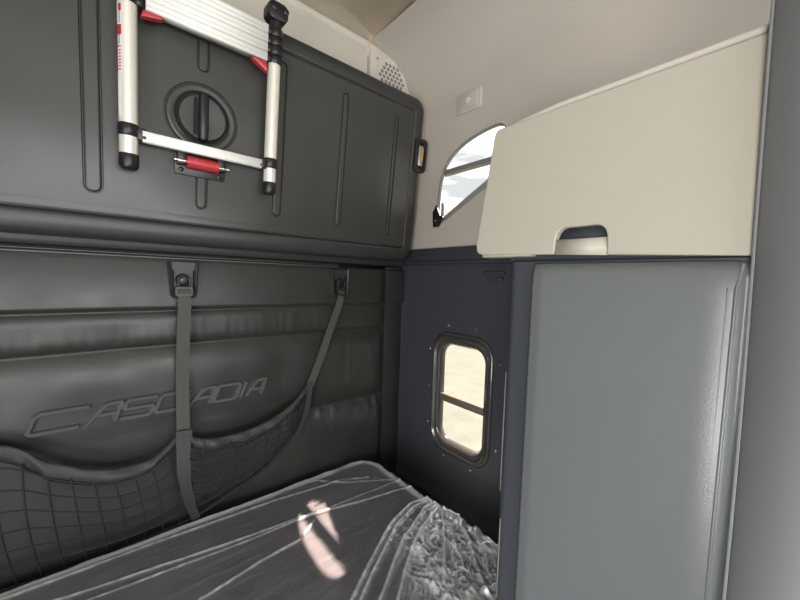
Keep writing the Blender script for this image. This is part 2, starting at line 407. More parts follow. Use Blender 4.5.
loft(bm, [lift(dish(0), .0002), lift(dish(.0012), -.003), lift(dish(.002), -.005), lift(dish(.0038), -.005), lift(dish(.0052), -.002), lift(dish(.0075), .001), lift(dish(.012), .002), lift(dish(.018), .0015), lift(dish(.022), .001), lift(dish(.024), -.006), lift(dish(.030), -.0075)], BF)
obj('bunk_panel', bm, 'bunk', bunk, sharp=14)
# turning latch in its round dish
bm = bmesh.new(); kc = (.213, .302)
def ell(r, d): return [(kc[0]+r*math.cos(2*PI*k/56), kc[1]+r*1.0*math.sin(2*PI*k/56), d) for k in range(56)]
loft(bm, [ell(.0745, .0005), ell(.0740, .0042), ell(.0725, .0052), ell(.0705, .0045), ell(.070, -.004)], BF)
d = obj('latch_dish', bm, 'bunk', bunk, sharp=40)
bm = bmesh.new(); loft(bm, [ell(.0700, -.006), ell(.0695, -.0035), ell(.0610, -.0035)], BF, True, True); obj('latch_gap', bm, 'slot', bunk)
bm = bmesh.new(); loft(bm, [ell(.0605, -.006), ell(.0600, .0060), ell(.0585, .0085), ell(.055, .0088), ell(.03, .0065)], BF, True, True); kn = obj('latch_knob', bm, 'bunk', bunk)
bm = bmesh.new()
loft(bm, [lift(stadium(.213, .236, .368, .0130), .0055), lift(stadium(.213, .236, .368, .0130), .014), lift(stadium(.213, .238, .366, .0105), .021), lift(stadium(.213, .242, .362, .006), .0235)], BF, False, True)
obj('grip_bar', bm, 'black', kn, sharp=60)
bm = bmesh.new()
loft(bm, [lift(stadium(.1935, .250, .354, .0050), .0075), lift(stadium(.1935, .250, .354, .0050), .0092)], BF, True, True); obj('grip_recess', bm, 'slot', kn)
# edge latch with its striker
bm = bmesh.new(); ring(bm, rrect(1.022, .335, 1.092, .475, .014), rrect(1.036, .352, 1.080, .455, .008), [(0, -.012), (0, .004), (.15, .008), (.8, .008), (1, .004), (1, -.004)], BF)
prism(bm, rrect(1.036, .352, 1.080, .455, .008), -.004, -.003, BF); lh = obj('edge_latch', bm, 'black', bunk)
bm = bmesh.new(); prism(bm, rrect(1.043, .360, 1.072, .446, .006), -.002, .009, BF, .003); obj('striker_plate', bm, 'metal', lh)
bm = bmesh.new(); prism(bm, rrect(1.060, .388, 1.069, .432, .003), .009, .0125, BF, .002); obj('striker_insert', bm, 'amber', lh)
# catch that holds the ladder's lowest rung
bm = bmesh.new(); prism(bm, rrect(.144, .136, .274, .204, .005), 0, .006, BF, .0015)
for u in (.148, .248): box(bm, (u, .160, .004), (u+.022, .204, .032), .004, 2, BF)
ct = obj('rung_catch', bm, 'black', bunk)
bm = bmesh.new(); P = lambda u: BF(u, .170, .029)
tube(bm, [P(.170), P(.250)], .0165, 20); obj('red_roller', bm, 'red', ct)['label'] = 'red roller of the catch'
bm = bmesh.new(); tube(bm, [P(.140), P(.280)], .0045, 12); obj('roller_pin', bm, 'metal', ct)
for u, v in ((.160, .150), (.258, .148)):
    bm = bmesh.new(); lathe(bm, [(.0065, .006), (.0065, .009), (.004, .0105)], BF, 14, u, v); obj('screw', bm, 'black', ct)

# ================================================================== TELESCOPIC LADDER
LD = thing('telescopic_ladder', 'collapsed telescopic aluminium ladder with red tabs, hanging upright on the folded bunk', 'ladder')
WL0 = .045
def rail(cx, r, vtop):
    bm = bmesh.new(); tube(bm, [BF(cx, .150, WL0), BF(cx, vtop, WL0)], r, 28); rl = obj('rail', bm, 'alu', LD, sharp=60)
    bm = bmesh.new(); tube(bm, [BF(cx, .118, WL0), BF(cx, .122, WL0), BF(cx, .126, WL0), BF(cx, .155, WL0), BF(cx, .157, WL0)], [r*.75, r*.93, r*1.03, r*1.07, r*.98], 28); obj('rubber_foot', bm, 'black', rl, sharp=60)
    for k in range(3):
        bm = bmesh.new(); tube(bm, [BF(cx, .128+k*.007, WL0), BF(cx, .130+k*.007, WL0)], r*1.1, 28); obj('foot_rib', bm, 'black', rl, sharp=60)
    return rl
RL, RRr = .0425, .394
rlL = rail(RL, .0195, .64); rlR = rail(RRr, .0185, .51)
rr2 = [(RL, .0195, 1), (RRr, .0185, -1)]
for cx, r, s in rr2:
    bm = bmesh.new(); tube(bm, [BF(cx, .198, WL0), BF(cx, .200, WL0), BF(cx, .226, WL0), BF(cx, .228, WL0)], [r*1.02, r*1.13, r*1.13, r*1.02], 28)
    box(bm, (cx+s*(r*.7), .193, WL0-.012), (cx+s*(r+.016), .224, WL0+.012), .003, 2, BF)
    obj('rung_collar', bm, 'black', LD, sharp=50)
bm = bmesh.new()
rh = .0125
prism(bm, [(.192, -.011), (.192, .011), (.1965, .0135), (.199, .011), (.2045, .011), (.207, .0135), (.2175, .0135), (.2175, -.011)], .070, .365, lambda b, c, a: BF(a, b, WL0+c))
obj('rung', bm, 'rung', LD, sharp=30)
# stack of the collapsed rungs
for k in range(4):
    vb = .500+k*.0250
    bm = bmesh.new()
    prism(bm, [(vb, -.013), (vb, .0135), (vb+.0015, .0155), (vb+.0115, .0155), (vb+.0118, .0148), (vb+.0122, .0148), (vb+.0125, .0155), (vb+.0225, .0155), (vb+.0238, .0135), (vb+.0238, -.013)], .078, .368, lambda b, c, a: BF(a, b, WL0+c))
    obj('rung', bm, 'rung', LD, sharp=30)
    for cx, r, s in rr2:
        bm = bmesh.new(); r2 = r*(1.16-.012*k)
        tube(bm, [BF(cx, vb+.001, WL0), BF(cx, vb+.003, WL0), BF(cx, vb+.021, WL0), BF(cx, vb+.0235, WL0)], [r2*.93, r2, r2, r2*.93], 24)
        box(bm, (cx+s*r*.6, vb+.001, WL0-.012), (cx+s*(r+.010), vb+.023, WL0+.014), .002, 1, BF)
        if cx > .2 or k < 9: obj('rung_collar', bm, 'black', LD, sharp=50)
# hidden top tube sections and head caps
for cx, r, s in rr2:
    bm = bmesh.new(); prism(bm, rrect(cx-.030, .618, cx+.030, .668, .018), WL0-.024, WL0+.022, BF, .006); cp = obj('head_cap', bm, 'black', LD, sharp=40)
    for u in (-.014, .020):
        bm = bmesh.new(); lathe(bm, [(.009, WL0+.020), (.009, WL0+.026), (.005, WL0+.028)], BF, 16, cx+u, .648); obj('rivet', bm, 'black', cp)
    bm = bmesh.new(); tube(bm, [BF(cx, .50, WL0), BF(cx, .625, WL0)], r*.9, 20); obj('inner_tube', bm, 'black', LD)
for cx, s in ((.068, 1), (.372, -1)):
    bm = bmesh.new(); prism(bm, [(cx, .470 if s < 0 else .482), (cx+s*.004, .498), (cx+s*.042, .499), (cx+s*.046, .494), (cx+s*.040, .490)][::s], WL0-.006, WL0+.012, BF, .003)
    obj('release_tab', bm, 'red', LD)['label'] = 'red release tab'
# printed label strip on the left rail
def strip(v_0, v_1, a0, a1, m, nm):
    bm = bmesh.new(); r = .0199
    R_ = [[BF(RL+r*math.cos(a), v, WL0+r*math.sin(a)) for a in [math.radians(a0+(a1-a0)*k/5) for k in range(6)]] for v in (v_0, v_1)]
    loft(bm, R_, IDN2, closed=False)
    return obj(nm, bm, m, rlL)
strip(.335, .490, 128, 166, 'stickw', 'label_strip')
RLb = .0202
def strip2(bm, v_0, v_1, a0, a1, r=.0202):
    R_ = [[BF(RL+r*math.cos(a), v, WL0+r*math.sin(a)) for a in [math.radians(a0+(a1-a0)*k/4) for k in range(5)]] for v in (v_0, v_1)]
    loft(bm, R_, IDN2, closed=False)
def prt(v_0, v_1, a0, a1, m):
    bm = bmesh.new(); strip2(bm, v_0, v_1, a0, a1); obj('label_print', bm, m, rlL)['label'] = m+' print on the rail label'
for q in ((.474, .489, 128, 150), (.422, .444, 128, 166), (.395, .398, 130, 165), (.340, .423, 158, 166)): prt(*q, 'red')
for k in range(7): prt(.344+k*.0070, .3475+k*.0070, 132, 150, 'red')
for k in range(6): prt(.448+k*.0048, .4505+k*.0048, 134, 142, 'black')
for k in range(8): prt(.402+k*.0027, .4033+k*.0027, 136, 150, 'black')
prt(.444, .474, 150, 153, 'black')
bm = bmesh.new(); strip2(bm, .24, .33, 134, 162, .01975)
obj('label_strip', bm, 'stickw', rlL)

# ================================================================== BELOW THE BUNK
bm = bmesh.new()
prf = [(1.312, 1.660), (1.286, 1.660), (1.280, 1.664), (1.278, 1.675), (1.272, 1.70), (1.268, 1.722), (1.272, 1.735), (1.290, 1.742), (1.312, 1.742)]
loft(bm, [[(x, y, z) for y, z in prf] for x in (-1.1, XR-.03)], IDN2, True, True)
struct(obj('trim_7', bm, 'bunkrim', sharp=80))
rl = thing('slotted_rail', 'thin black slotted rail running along the back wall just under the folded bunk', 'rail')
bm = bmesh.new(); box(bm, (-1.09, 1.286, 1.643), (.742, 1.298, 1.6585), .001); obj('slot', bm, 'slot', rl)
bm = bmesh.new(); tube(bm, [(-1.09, 1.285, 1.6425), (.744, 1.285, 1.6425)], .0018, 8); tube(bm, [(-1.09, 1.285, 1.6505), (.744, 1.285, 1.6505)], .0010, 8); obj('rail_lip', bm, 'grille', rl)

# quilted vinyl liner
liner = thing('quilted_wall_liner', 'black quilted vinyl liner on the back wall behind the mattress and net', 'wall padding')
X0, X1, Z0, Z1 = -1.10, 1.018, .62, 1.642
rows = [(.62, 1.040, .034), (1.040, 1.366, .026), (1.366, 1.482, .020)]
def liner_pt(a, b):
    x = X0+(X1-X0)*a; z = Z0+(Z1-Z0)*b
    s1 = 1.040+.012*math.sin(x*2.2+.6); s2 = 1.366+.002*math.sin(x*5)
    e = .006*noise.noise((x*3, z*3, 1))
    if z > 1.482:
        t = (z-1.482)/(1.642-1.482); off = .016*(1-t)+.002 + .004*math.sin(PI*t)
        if t < .05: off *= .55+.45*sm(t/.05)
    else:
        if z < s1: lo, hi, am = .56, s1, .034
        elif z < s2: lo, hi, am = s1, s2, .024
        else: lo, hi, am = s2, 1.482, .017
        t = (z-lo)/(hi-lo); q = abs(2*t-1)
        off = am*(1-q**4)
        # gathers fanning out below and above the seams
        dd = (hi-z)
        g = math.exp(-dd/.035)*math.exp(-((x-.80)/.30)**2) if hi < 1.2 else 0
        off += .010*g*math.sin(x*95+6*noise.noise((x*6, z*6, 3)))*sm(dd/.02)
        g2 = math.exp(-(z-lo)/.05)
        off += .0035*g2*noise.noise((x*45, z*5, 5))*sm((z-lo)/.015)
        off += .0035*noise.noise((x*9, z*9, 2))*min(1, (1-q)*3)
        if am == .024 and x > .62: off += .005*sm((x-.62)/.1)*noise.noise((x*34, z*4, 8))*(1-q)
    if z < 1.15 and x < .60:                    # left of the net's end the lower seam flattens out
        kk = sm((x-.30)/.28); off = off*kk+(1-kk)*(.022+e)*min(1, (1.15-z)/.05+.0) + (1-kk)*off*(1-min(1, (1.15-z)/.05))
    r = (X1-x)
    if r < .06: off *= sm(r/.06)
    return (x, 1.312-off+e*.3, z)
me = grid(liner_pt, 420, 230)
link('vinyl_panel', me, 'vinyl', liner)
bm = bmesh.new(); box(bm, (1.000, 1.2835, 1.483), (1.108, 1.305, 1.641), .006); obj('corner_flap', bm, 'vinyl', liner)
# raised lettering on the liner
def stroke(bm, pts, w_, h, F):
    """flat-topped raised stroke with sloping sides, mitred at the corners"""
    P = [Vector(p) for p in pts]; n = len(P); rings = []
    for i in range(n):
        a = (P[i]-P[i-1]).normalized() if i else (P[1]-P[0]).normalized()
        b = (P[i+1]-P[i]).normalized() if i < n-1 else a
        t = (a+b).normalized(); nn = Vector((-t.y, t.x)); k = 1/max(.55, t.dot(a))
        o = lambda s: P[i]+nn*s*w_*k
        rings.append([(*o(-.5), -.004), (*o(-.34), h*.8), (*o(-.22), h), (*o(.22), h), (*o(.34), h*.8), (*o(.5), -.004)])
    loft(bm, rings, F, True, True)
GL = {'C': [[(1, .92), (.98, 1), (.10, 1), (0, .85), (0, .12), (.08, 0), (1, 0)]],
      'A': [[(0, 0), (.42, .93), (.62, 1), (.95, 1), (.98, .9), (1, 0)], [(.25, .42), (1, .42)]],
      'S': [[(1, 1), (.08, 1), (0, .9), (0, .62), (.08, .52), (.92, .52), (1, .42), (1, .1), (.92, 0), (0, 0)]],
      'D': [[(0, 0), (0, 1), (.85, 1), (1, .85), (1, .15), (.85, 0), (0, 0)]],
      'I': [[(.5, 0), (.5, 1)]]}
def TF(a, b, c=0.0):
    q = liner_pt((a-X0)/(X1-X0), (b-Z0)/(Z1-Z0)); return Vector((a, q[1]-c, b))
x = -.172; HH = .052; ZB = 1.163
bm = bmesh.new()
for ch, wd in zip('CASCADIA', (.102, .066, .074, .076, .066, .072, .008, .058)):
    for st in GL[ch]:
        stroke(bm, [(x+p[0]*wd+p[1]*HH*.38+(.004 if ch == 'A' and p[1] == 0 and p[0] == 0 else 0), ZB+p[1]*HH) for p in st], .0165, .0125, TF)
    x += wd+.0105
obj('embossed_lettering', bm, 'vinylgloss', liner, sharp=25)

# ------------------------------------------------------------------ hook brackets
def bracket(x, label):
    t = thing('hook_bracket', label, 'hook', 'recessed hook brackets under the slotted rail')
    F = fr((x, 1.300, 1.572), (1, 0, 0), (0, 0, 1), (0, -1, 0))
    bm = bmesh.new()
    O = [(-.042, .060), (-.036, -.045), (-.028, -.054), (.028, -.054), (.036, -.045), (.042, .060)]
    I = [(-.033, .060), (-.028, -.038), (-.022, -.045), (.022, -.045), (.028, -.038), (.033, .060)]
    ring(bm, O, I, [(0, -.005), (0, .018), (.4, .024), (1, .020), (1, -.002)], F)
    loft(bm, [[(-.033, .06, .012), (-.029, -.04, .004), (.029, -.04, .004), (.033, .06, .012)], [(-.033, .06, .002), (-.029, -.04, -.006), (.029, -.04, -.006), (.033, .06, .002)]], F, True, True)
    obj('bracket_cup', bm, 'bunkrim', t, sharp=40)
    bm = bmesh.new(); box(bm, (-.034, -.046, -.002), (-.027, .035, .0215), .002, 1, F); box(bm, (.027, -.046, -.002), (.034, .035, .0215), .002, 1, F); box(bm, (-.030, -.050, -.002), (.030, -.043, .0215), .002, 1, F)
    obj('shadow_gap', bm, 'slot', t)
    bm = bmesh.new(); lathe(bm, [(.020, .004), (.020, .016), (.016, .022), (.010, .024)], F, 20, -.002, .004); obj('hook_button', bm, 'black', t)
    bm = bmesh.new(); tube(bm, [F(.0+.016*math.cos(a), -.004+.020*math.sin(a), .027) for a in [PI*2*k/20 for k in range(21)]], .0028, 8); obj('snap_ring', bm, 'black', t)
    return t
bracket(.181, 'black hook bracket holding the straight vertical net strap, left of the two')
bracket(.748, 'black hook bracket holding the slanting net strap, nearer the corner')

# ------------------------------------------------------------------ cargo net
net = thing('storage_net', 'black cargo net slung on two straps along the back wall above the mattress', 'net')
NY = 1.262
hemL = spline([(-.72, NY+.01, 1.30), (-.55, NY-.005, 1.285), (-.40, NY-.015, 1.235), (-.205, NY-.02, 1.165), (-.12, NY-.035, 1.100), (-.03, NY-.045, 1.056), (.05, NY-.045, 1.045), (.10, NY-.045, 1.056), (.170, NY-.02, 1.105)], 8)
hemR = spline([(.170, NY-.02, 1.105), (.205, NY-.04, 1.078), (.26, NY-.05, 1.066), (.35, NY-.05, 1.066), (.43, NY-.045, 1.082), (.51, NY-.035, 1.115), (.600, NY-.01, 1.178)], 8)
def band(path, w0, nm):
    n = len(path)
    def fn(a, b):
        i = min(n-1, int(a*(n-1)+.5)); p = path[i]
        wd = w0*(.7+.5*abs(math.sin(a*PI))+.2*noise.noise((a*7, 0, 2)))
        return (p.x+.004*noise.noise((a*30, b*3, 1)), p.y-.012*math.sin(PI*b)*(1+noise.noise((a*14, b, 4)))+.008*b, p.z-wd*b)
    me = grid(fn, n-1, 8); o = link(nm, me, 'hem', net); m_ = o.modifiers.new('s', 'SOLIDIFY'); m_.thickness = .0015
    return o
band(hemL, .042, 'net_hem'); band(hemR, .042, 'net_hem')
# netting as knotted cords between hem and lower edge
botL = spline([(-.72, 1.28, 1.05), (-.5, 1.275, .88), (-.3, 1.262, .80), (-.1, 1.255, .78), (.1, 1.250, .79), (.205, 1.248, .800)], 10)
botR = spline([(.205, 1.248, .800), (.30, 1.255, .830), (.40, 1.262, .865), (.47, 1.268, .905), (.530, 1.268, .965), (.580, 1.265, 1.06)], 10)
def at_(path, t):
    f_ = t*(len(path)-1); i = min(len(path)-2, int(f_)); return path[i].lerp(path[i+1], f_-i)
def netting(top, bot, nc, nr, bulge, nm):
    bm = bmesh.new()
    def byx(path, x):
        for k in range(len(path)-1):
            if path[k].x <= x <= path[k+1].x: return path[k].lerp(path[k+1], (x-path[k].x)/max(1e-6, path[k+1].x-path[k].x))
        return path[0] if x < path[0].x else path[-1]
    def P(s, t):
        xt = top[0].x+(top[-1].x-.006-top[0].x)*s; xb = bot[0].x+(bot[-1].x-bot[0].x)*s
        p = byx(top, xt).lerp(byx(bot, xb), t)
        p.y -= bulge*math.sin(PI*min(1, t*1.05))*math.sin(PI*(.12+.8*s)); p.x += .010*math.sin(PI*t)*math.sin(s*9)
        p.z -= .010*math.sin(t*PI)*math.sin(s*17)
        p.y = min(p.y, 1.272)
        return p
    for i in range(nc+1):
        s = i/nc; tube(bm, [P(s, .10+.90*k/16) for k in range(17)], .0023, 5)
    for j in range(1, nr+1):
        t = j/nr; tube(bm, [P(k/(nc*2), t) for k in range(nc*2+1)], .0023 if j < nr else .005, 5)
    o = obj(nm, bm, 'net', net, sharp=180)
    me = grid(lambda a, b: P(a, .1+.9*b)+Vector((0, .002, 0)), 50, 24)
    return o
netting(hemL, botL, 21, 7, .03, 'netting'); netting(hemR, botR, 10, 7, .035, 'netting')
# straps
def strap(path, wd, nm='strap', wdir=(1, 0, 0)):
    bm = bmesh.new(); ribbon(bm, spline(path, 10), wdir, wd, .0022); return obj(nm, bm, 'strap', net, sharp=40)
s1 = strap([(.179, 1.268, 1.545), (.180, 1.262, 1.50), (.176, 1.262, 1.40), (.173, 1.262, 1.25), (.172, 1.244, 1.10)], .036)
s2 = strap([(.745, 1.270, 1.555), (.738, 1.262, 1.50), (.700, 1.262, 1.40), (.650, 1.258, 1.27), (.602, 1.250, 1.17)], .032, wdir=(1, 0, -.35))
for (x, z, par, ang) in ((.179, 1.540, s1, 0), (.742, 1.538, s2, -.3)):
    bm = bmesh.new(); F = fr((x, 1.262, z), (math.cos(ang), 0, math.sin(ang)), (-math.sin(ang), 0, math.cos(ang)), (0, -1, 0))
    ring(bm, rrect(-.024, -.014, .024, .014, .006), rrect(-.018, -.007, .018, .007, .003), [(0, -.003), (0, .003), (1, .003), (1, -.003), (0, -.003)], F); obj('buckle', bm, 'black', par)
bm = bmesh.new(); pp = spline([(.172, 1.232, 1.105), (.166, 1.205, 1.02), (.172, 1.200, .94), (.188, 1.212, .86), (.205, 1.232, .805)], 8)
ribbon(bm, pp, (1, 0, .0), [.042-.022*k/len(pp)+.002*math.sin(k*.7) for k in range(len(pp))], .006); obj('gathered_webbing', bm, 'hem', net, sharp=60)
bm = bmesh.new(); ribbon(bm, spline([(.602, 1.250, 1.182), (.592, 1.24, 1.12), (.575, 1.24, 1.05), (.548, 1.25, .98)], 8), (1, 0, .2), [.020]*25, .005); obj('gathered_webbing', bm, 'hem', net, sharp=60)

# ================================================================== MATTRESS
bm = bmesh.new(); box(bm, (-1.10, .400, .30), (1.10, 1.30, .622), .01)
bb = tag(obj('bunk_base', bm, 'cabdark'), 'dark bunk platform that carries the plastic wrapped mattress', 'bunk platform')
mx0, mx1, my0, my1 = -1.02, .893, .418, 1.240
MZ = .803; RC = .11
def roundbox(x, y, r, zt, grow=0.0):
    """drape a flat sheet over a slab with rounded rims; returns point and normal"""
    a0, a1, b0, b1 = mx0-grow+r, mx1+grow-r, my0-grow+r, my1+grow-r
    rc = RC-r
    ix = min(max(x, a0+rc), a1-rc); iy = min(max(y, b0+rc), b1-rc)
    dx, dy = x-ix, y-iy; L = math.hypot(dx, dy)
    if L <= rc: return Vector((x, y, zt)), Vector((0, 0, 1))
    nx, ny = dx/L, dy/L; dd = L-rc; qx, qy = ix+nx*rc, iy+ny*rc
    th = dd/r
    if th < PI/2: 
        return Vector((qx+nx*r*math.sin(th), qy+ny*r*math.sin(th), zt-r+r*math.cos(th))), Vector((nx*math.sin(th), ny*math.sin(th), math.cos(th)))
    return Vector((qx+nx*r, qy+ny*r, zt-r-(dd-r*PI/2))), Vector((nx, ny, 0))
mt = thing('wrapped_mattress', 'dark mattress still wrapped in crinkled clear plastic, lying on the lower bunk', 'mattress')
def m_pt(a, b):
    ext = .13
    x = mx0-ext+(mx1-mx0+2*ext)*a; y = my0-ext+(my1-my0+2*ext)*b
    p, n_ = roundbox(x, y, .045, MZ-.006)
    p.z = max(p.z, .625)
    return p+n_*.003*noise.noise((x*7, y*7, 0))
link('mattress_body', grid(m_pt, 220, 120), 'fab', mt)
# folds of the plastic, measured on the mattress top: polylines with height and width
folds = [
    ([(-.30, 1.165), (-.10, 1.113), (.236, 1.059), (.47, 1.033), (.66, .985), (.88, .94)], .005, .0045),
    ([(-.30, 1.10), (.0, 1.065), (.30, 1.035), (.55, 1.02), (.87, 1.00)], .003, .004),
    ([(-.213, 1.195), (.08, 1.190), (.425, 1.172), (.691, 1.135), (.78, 1.09)], .004, .006),
    ([(.158, .908), (.309, .934), (.43, .943), (.50, .99)], .004, .005),
    ([(.893, .845), (.803, .861), (.70, .832), (.645, .802), (.55, .744), (.448, .679), (.36, .62)], .010, .007),
    ([(.893, .832), (.80, .842), (.70, .812), (.60, .752), (.50, .69), (.40, .62)], .008, .006),
    ([(.9, .815), (.82, .812), (.773, .788), (.68, .75), (.609, .708), (.503, .636), (.42, .58)], .010, .006),
    ([(.90, .808), (.84, .79), (.786, .754), (.72, .734), (.62, .672), (.538, .609), (.46, .55)], .009, .006),
    ([(.90, .80), (.86, .76), (.80, .70), (.74, .64), (.66, .57)], .009, .007),
    ([(.90, .79), (.88, .72), (.84, .64), (.78, .56), (.72, .48)], .010, .008),
    ([(.90, .78), (.895, .68), (.87, .56), (.83, .46)], .010, .008),
    ([(.60, 1.20), (.68, 1.12), (.80, 1.05), (.89, .99)], .002, .006),
]
def segd(px, py, a, b):
    ax, ay = a; bx, by = b; vx, vy = bx-ax, by-ay
    t = ((px-ax)*vx+(py-ay)*vy)/(vx*vx+vy*vy); t = 0 if t < 0 else 1 if t > 1 else t
    return math.hypot(px-ax-vx*t, py-ay-vy*t)
fb = [(f_[0], f_[1], f_[2], min(p[0] for p in f_[0])-.04, max(p[0] for p in f_[0])+.04, min(p[1] for p in f_[0])-.04, max(p[1] for p in f_[0])+.04) for f_ in folds]
def rdg(x, y, z): return 1-abs(noise.noise((x, y, z)))*2
def wrap_h(x, y):
    h = .002*noise.noise((x*3, y*14, 6))+.001*noise.noise((x*8, y*40, 2))
    for pts, hh, ww, x0, x1, y0, y1 in fb:
        if x0 < x < x1 and y0 < y < y1:
            d_ = min(segd(x, y, pts[k], pts[k+1]) for k in range(len(pts)-1))
            h += hh*math.exp(-(d_/ww)**2)
    ee = min(my1-y, mx1-x)
    if x > mx1-RC and y > my1-RC: ee = RC-math.hypot(x-(mx1-RC), y-(my1-RC))
    h += .006*math.exp(-((ee-.022)/.008)**2)
    # crumpled zone at the front right end
    k = sm((x-.60+.35*(.80-y))/.14)*sm((.84-y)/.12)
    if k > 0:
        wx = x+.03*noise.noise((x*12, y*12, 3)); wy = y+.03*noise.noise((x*12, y*12, 7))
        h += k*(.009*max(0, rdg(wx*16, wy*8, 1))**2+.007*max(0, rdg(wx*38, wy*20, 4))**3+.004*max(0, rdg(wx*75, wy*50, 6))**2)
    k2 = .35+.65*sm((x-.2)/.4)
    h += k2*.0018*max(0, rdg(x*11, y*17, 9))**4+.0016*max(0, rdg(x*2.2, y*34, 11))**5
    # long ripples parallel to the back edge
    e = (my1-y)
    h += .0022*math.exp(-(e/.06)**2)*noise.noise((x*5, y*90, 8))
    return h
def w_pt(a, b):
    ext = .11
    x = mx0-ext+(mx1-mx0+2*ext)*a; y = my0-ext+(my1-my0+2*ext)*b
    p, n_ = roundbox(x, y, .045, MZ, .004)
    h = wrap_h(x, y)
    if n_.z < .9: h += .004*noise.noise((x*26, y*26, p.z*26))
    p = p+n_*h; p.z = max(p.z, .628)
    return p
wme = grid(w_pt, 520, 290)
# film milkier along its folds; bright glints painted on folds and back edge
la = wme.attributes.new('milky_glints', 'FLOAT', 'POINT')
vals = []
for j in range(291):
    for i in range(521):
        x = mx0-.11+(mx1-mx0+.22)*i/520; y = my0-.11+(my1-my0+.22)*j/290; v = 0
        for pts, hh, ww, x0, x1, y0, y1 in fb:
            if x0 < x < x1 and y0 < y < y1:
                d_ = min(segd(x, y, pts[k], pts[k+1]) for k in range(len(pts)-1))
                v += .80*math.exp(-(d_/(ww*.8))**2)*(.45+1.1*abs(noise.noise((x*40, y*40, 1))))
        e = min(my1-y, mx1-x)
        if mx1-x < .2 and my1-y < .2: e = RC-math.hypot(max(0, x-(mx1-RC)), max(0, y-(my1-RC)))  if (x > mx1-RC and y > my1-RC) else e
        v += 1.5*math.exp(-((e-.026)/.016)**2)*(.7+.6*noise.noise((x*9, y*9, 2)))  # highlight along the back and end edges painted in as white
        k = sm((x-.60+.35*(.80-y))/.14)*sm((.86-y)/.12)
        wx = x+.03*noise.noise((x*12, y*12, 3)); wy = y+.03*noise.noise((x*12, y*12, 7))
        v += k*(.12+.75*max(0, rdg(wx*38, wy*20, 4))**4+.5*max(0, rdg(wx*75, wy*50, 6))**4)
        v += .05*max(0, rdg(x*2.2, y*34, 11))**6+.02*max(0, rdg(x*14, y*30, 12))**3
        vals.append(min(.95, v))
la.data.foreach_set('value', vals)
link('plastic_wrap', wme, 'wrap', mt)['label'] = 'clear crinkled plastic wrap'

# ================================================================== SPEAKER + SIDE PLATE
SF = fr((0, 1.285, 0), (1, 0, 0), (0, 0, 1), (0, -1, 0))
sp = thing('corner_speaker', 'cream speaker plate with a round perforated grille above the folded bunk in the corner', 'speaker')
bm = bmesh.new()
pl = [(.868, 2.40), (1.108, 2.40), (1.108, 2.44), (1.095, 2.49), (1.065, 2.535), (1.02, 2.570), (.96, 2.592), (.90, 2.602), (.868, 2.604)]
prism(bm, pl, -.016, .010, SF, .005); obj('speaker_plate', bm, 'cream', sp)
sc_ = (.985, 2.492); R0 = .078
bm = bmesh.new(); lathe(bm, [(R0+.012, .009), (R0+.010, .0125), (R0+.004, .0135), (R0, .012)], SF, 40, *sc_, False, True); obj('grille_rim', bm, 'cream', sp)
bm = bmesh.new()
pt = .0215
for j in range(-5, 6):
    for i in range(-5, 6):
        x = i*pt+(j % 2)*pt/2; y = j*pt*.866
        if math.hypot(x, y) < R0-.008: lathe(bm, [(.0085, .0118), (.0085, .0124)], SF, 6, sc_[0]+x, sc_[1]+y)
obj('grille_holes', bm, 'grille', sp, False)
bm = bmesh.new(); lathe(bm, [(.005, .010), (.005, .0115)], SF, 12, .905, 2.553); obj('screw', bm, 'grille', sp)

wp = thing('wall_button_plate', 'small beige square plate with a round button on the side wall above the upper window', 'wall plate')
PF = fr((XR, .932, 2.322), (0, 1, 0), (0, 0, 1), (-1, 0, 0))
bm = bmesh.new(); prism(bm, rrect(-.062, -.042, .062, .042, .014), 0, .007, PF, .004); obj('plate', bm, 'beige', wp)
bm = bmesh.new(); prism(bm, rrect(-.045, -.030, .045, .030, .010), .007, .010, PF, .0025); obj('plate_insert', bm, 'beige', wp)
bm = bmesh.new(); lathe(bm, [(.013, .010), (.013, .014), (.010, .016), (.007, .0155), (.005, .018), (.001, .0185)], PF, 20, 0, 0); obj('button', bm, 'cream', wp)

ht = thing('wall_latch', 'small dark latch on the side wall under the ledge, beside the grey cabinet', 'latch')
HF = fr((XR, .775, 1.622), (0, 1, 0), (0, 0, 1), (-1, 0, 0))
bm = bmesh.new(); box(bm, (-.05, .008, 0), (.05, .018, .012), .003, 2, HF); obj('latch_bar', bm, 'cabdark', ht)
bm = bmesh.new(); box(bm, (-.045, -.02, 0), (-.005, -.004, .010), .003, 2, HF); box(bm, (.01, -.016, 0), (.03, -.006, .006), .002, 2, HF); obj('catch', bm, 'cabdark', ht)

# ================================================================== LOWER CABINET
XC = .60
cab = thing('grey_cabinet', 'tall cabinet clad in smooth grey vinyl standing beside the mattress end', 'cabinet')
bm = bmesh.new()
def cab_out(i): 
    r = .022
    p = [(XR-.03, .386-i), (XC+r+i, .386-i)]
    for k in range(1, 9):
        t = PI/2*k/8; p.append((XC+i+r-r*math.sin(t), .386-i-r+r*math.cos(t)))
    p += [(XC+i, .046), (XR-.03, .046)]
    return p
loft(bm, [lift(cab_out(.0), .02), lift(cab_out(0), 1.640)], IDN, True, True)
obj('cabinet_body', bm, 'cabdark', cab, sharp=50)
CF = fr((XC, 0, 0), (0, 1, 0), (0, 0, 1), (-1, 0, 0))
bm = bmesh.new()
def bow(a, b):
    y = .327-(.327-.050)*a; z = .03+(1.634-.03)*b
    ed = min(a, 1)*(1-a)*4
    q = max(0, (.090-y)/.040); tp = max(0, (z-1.60)/.034)
    return CF(y, z, .0105-.010*(1-math.sqrt(max(0, 1-q*q)))-.006*tp*tp-.004*max(0, 1-a*14))
me = grid(bow, 60, 80); o = link('vinyl_cladding', me, 'cab', cab); sdm = o.modifiers.new('s', 'SOLIDIFY'); sdm.thickness = .004; sdm.offset = 1
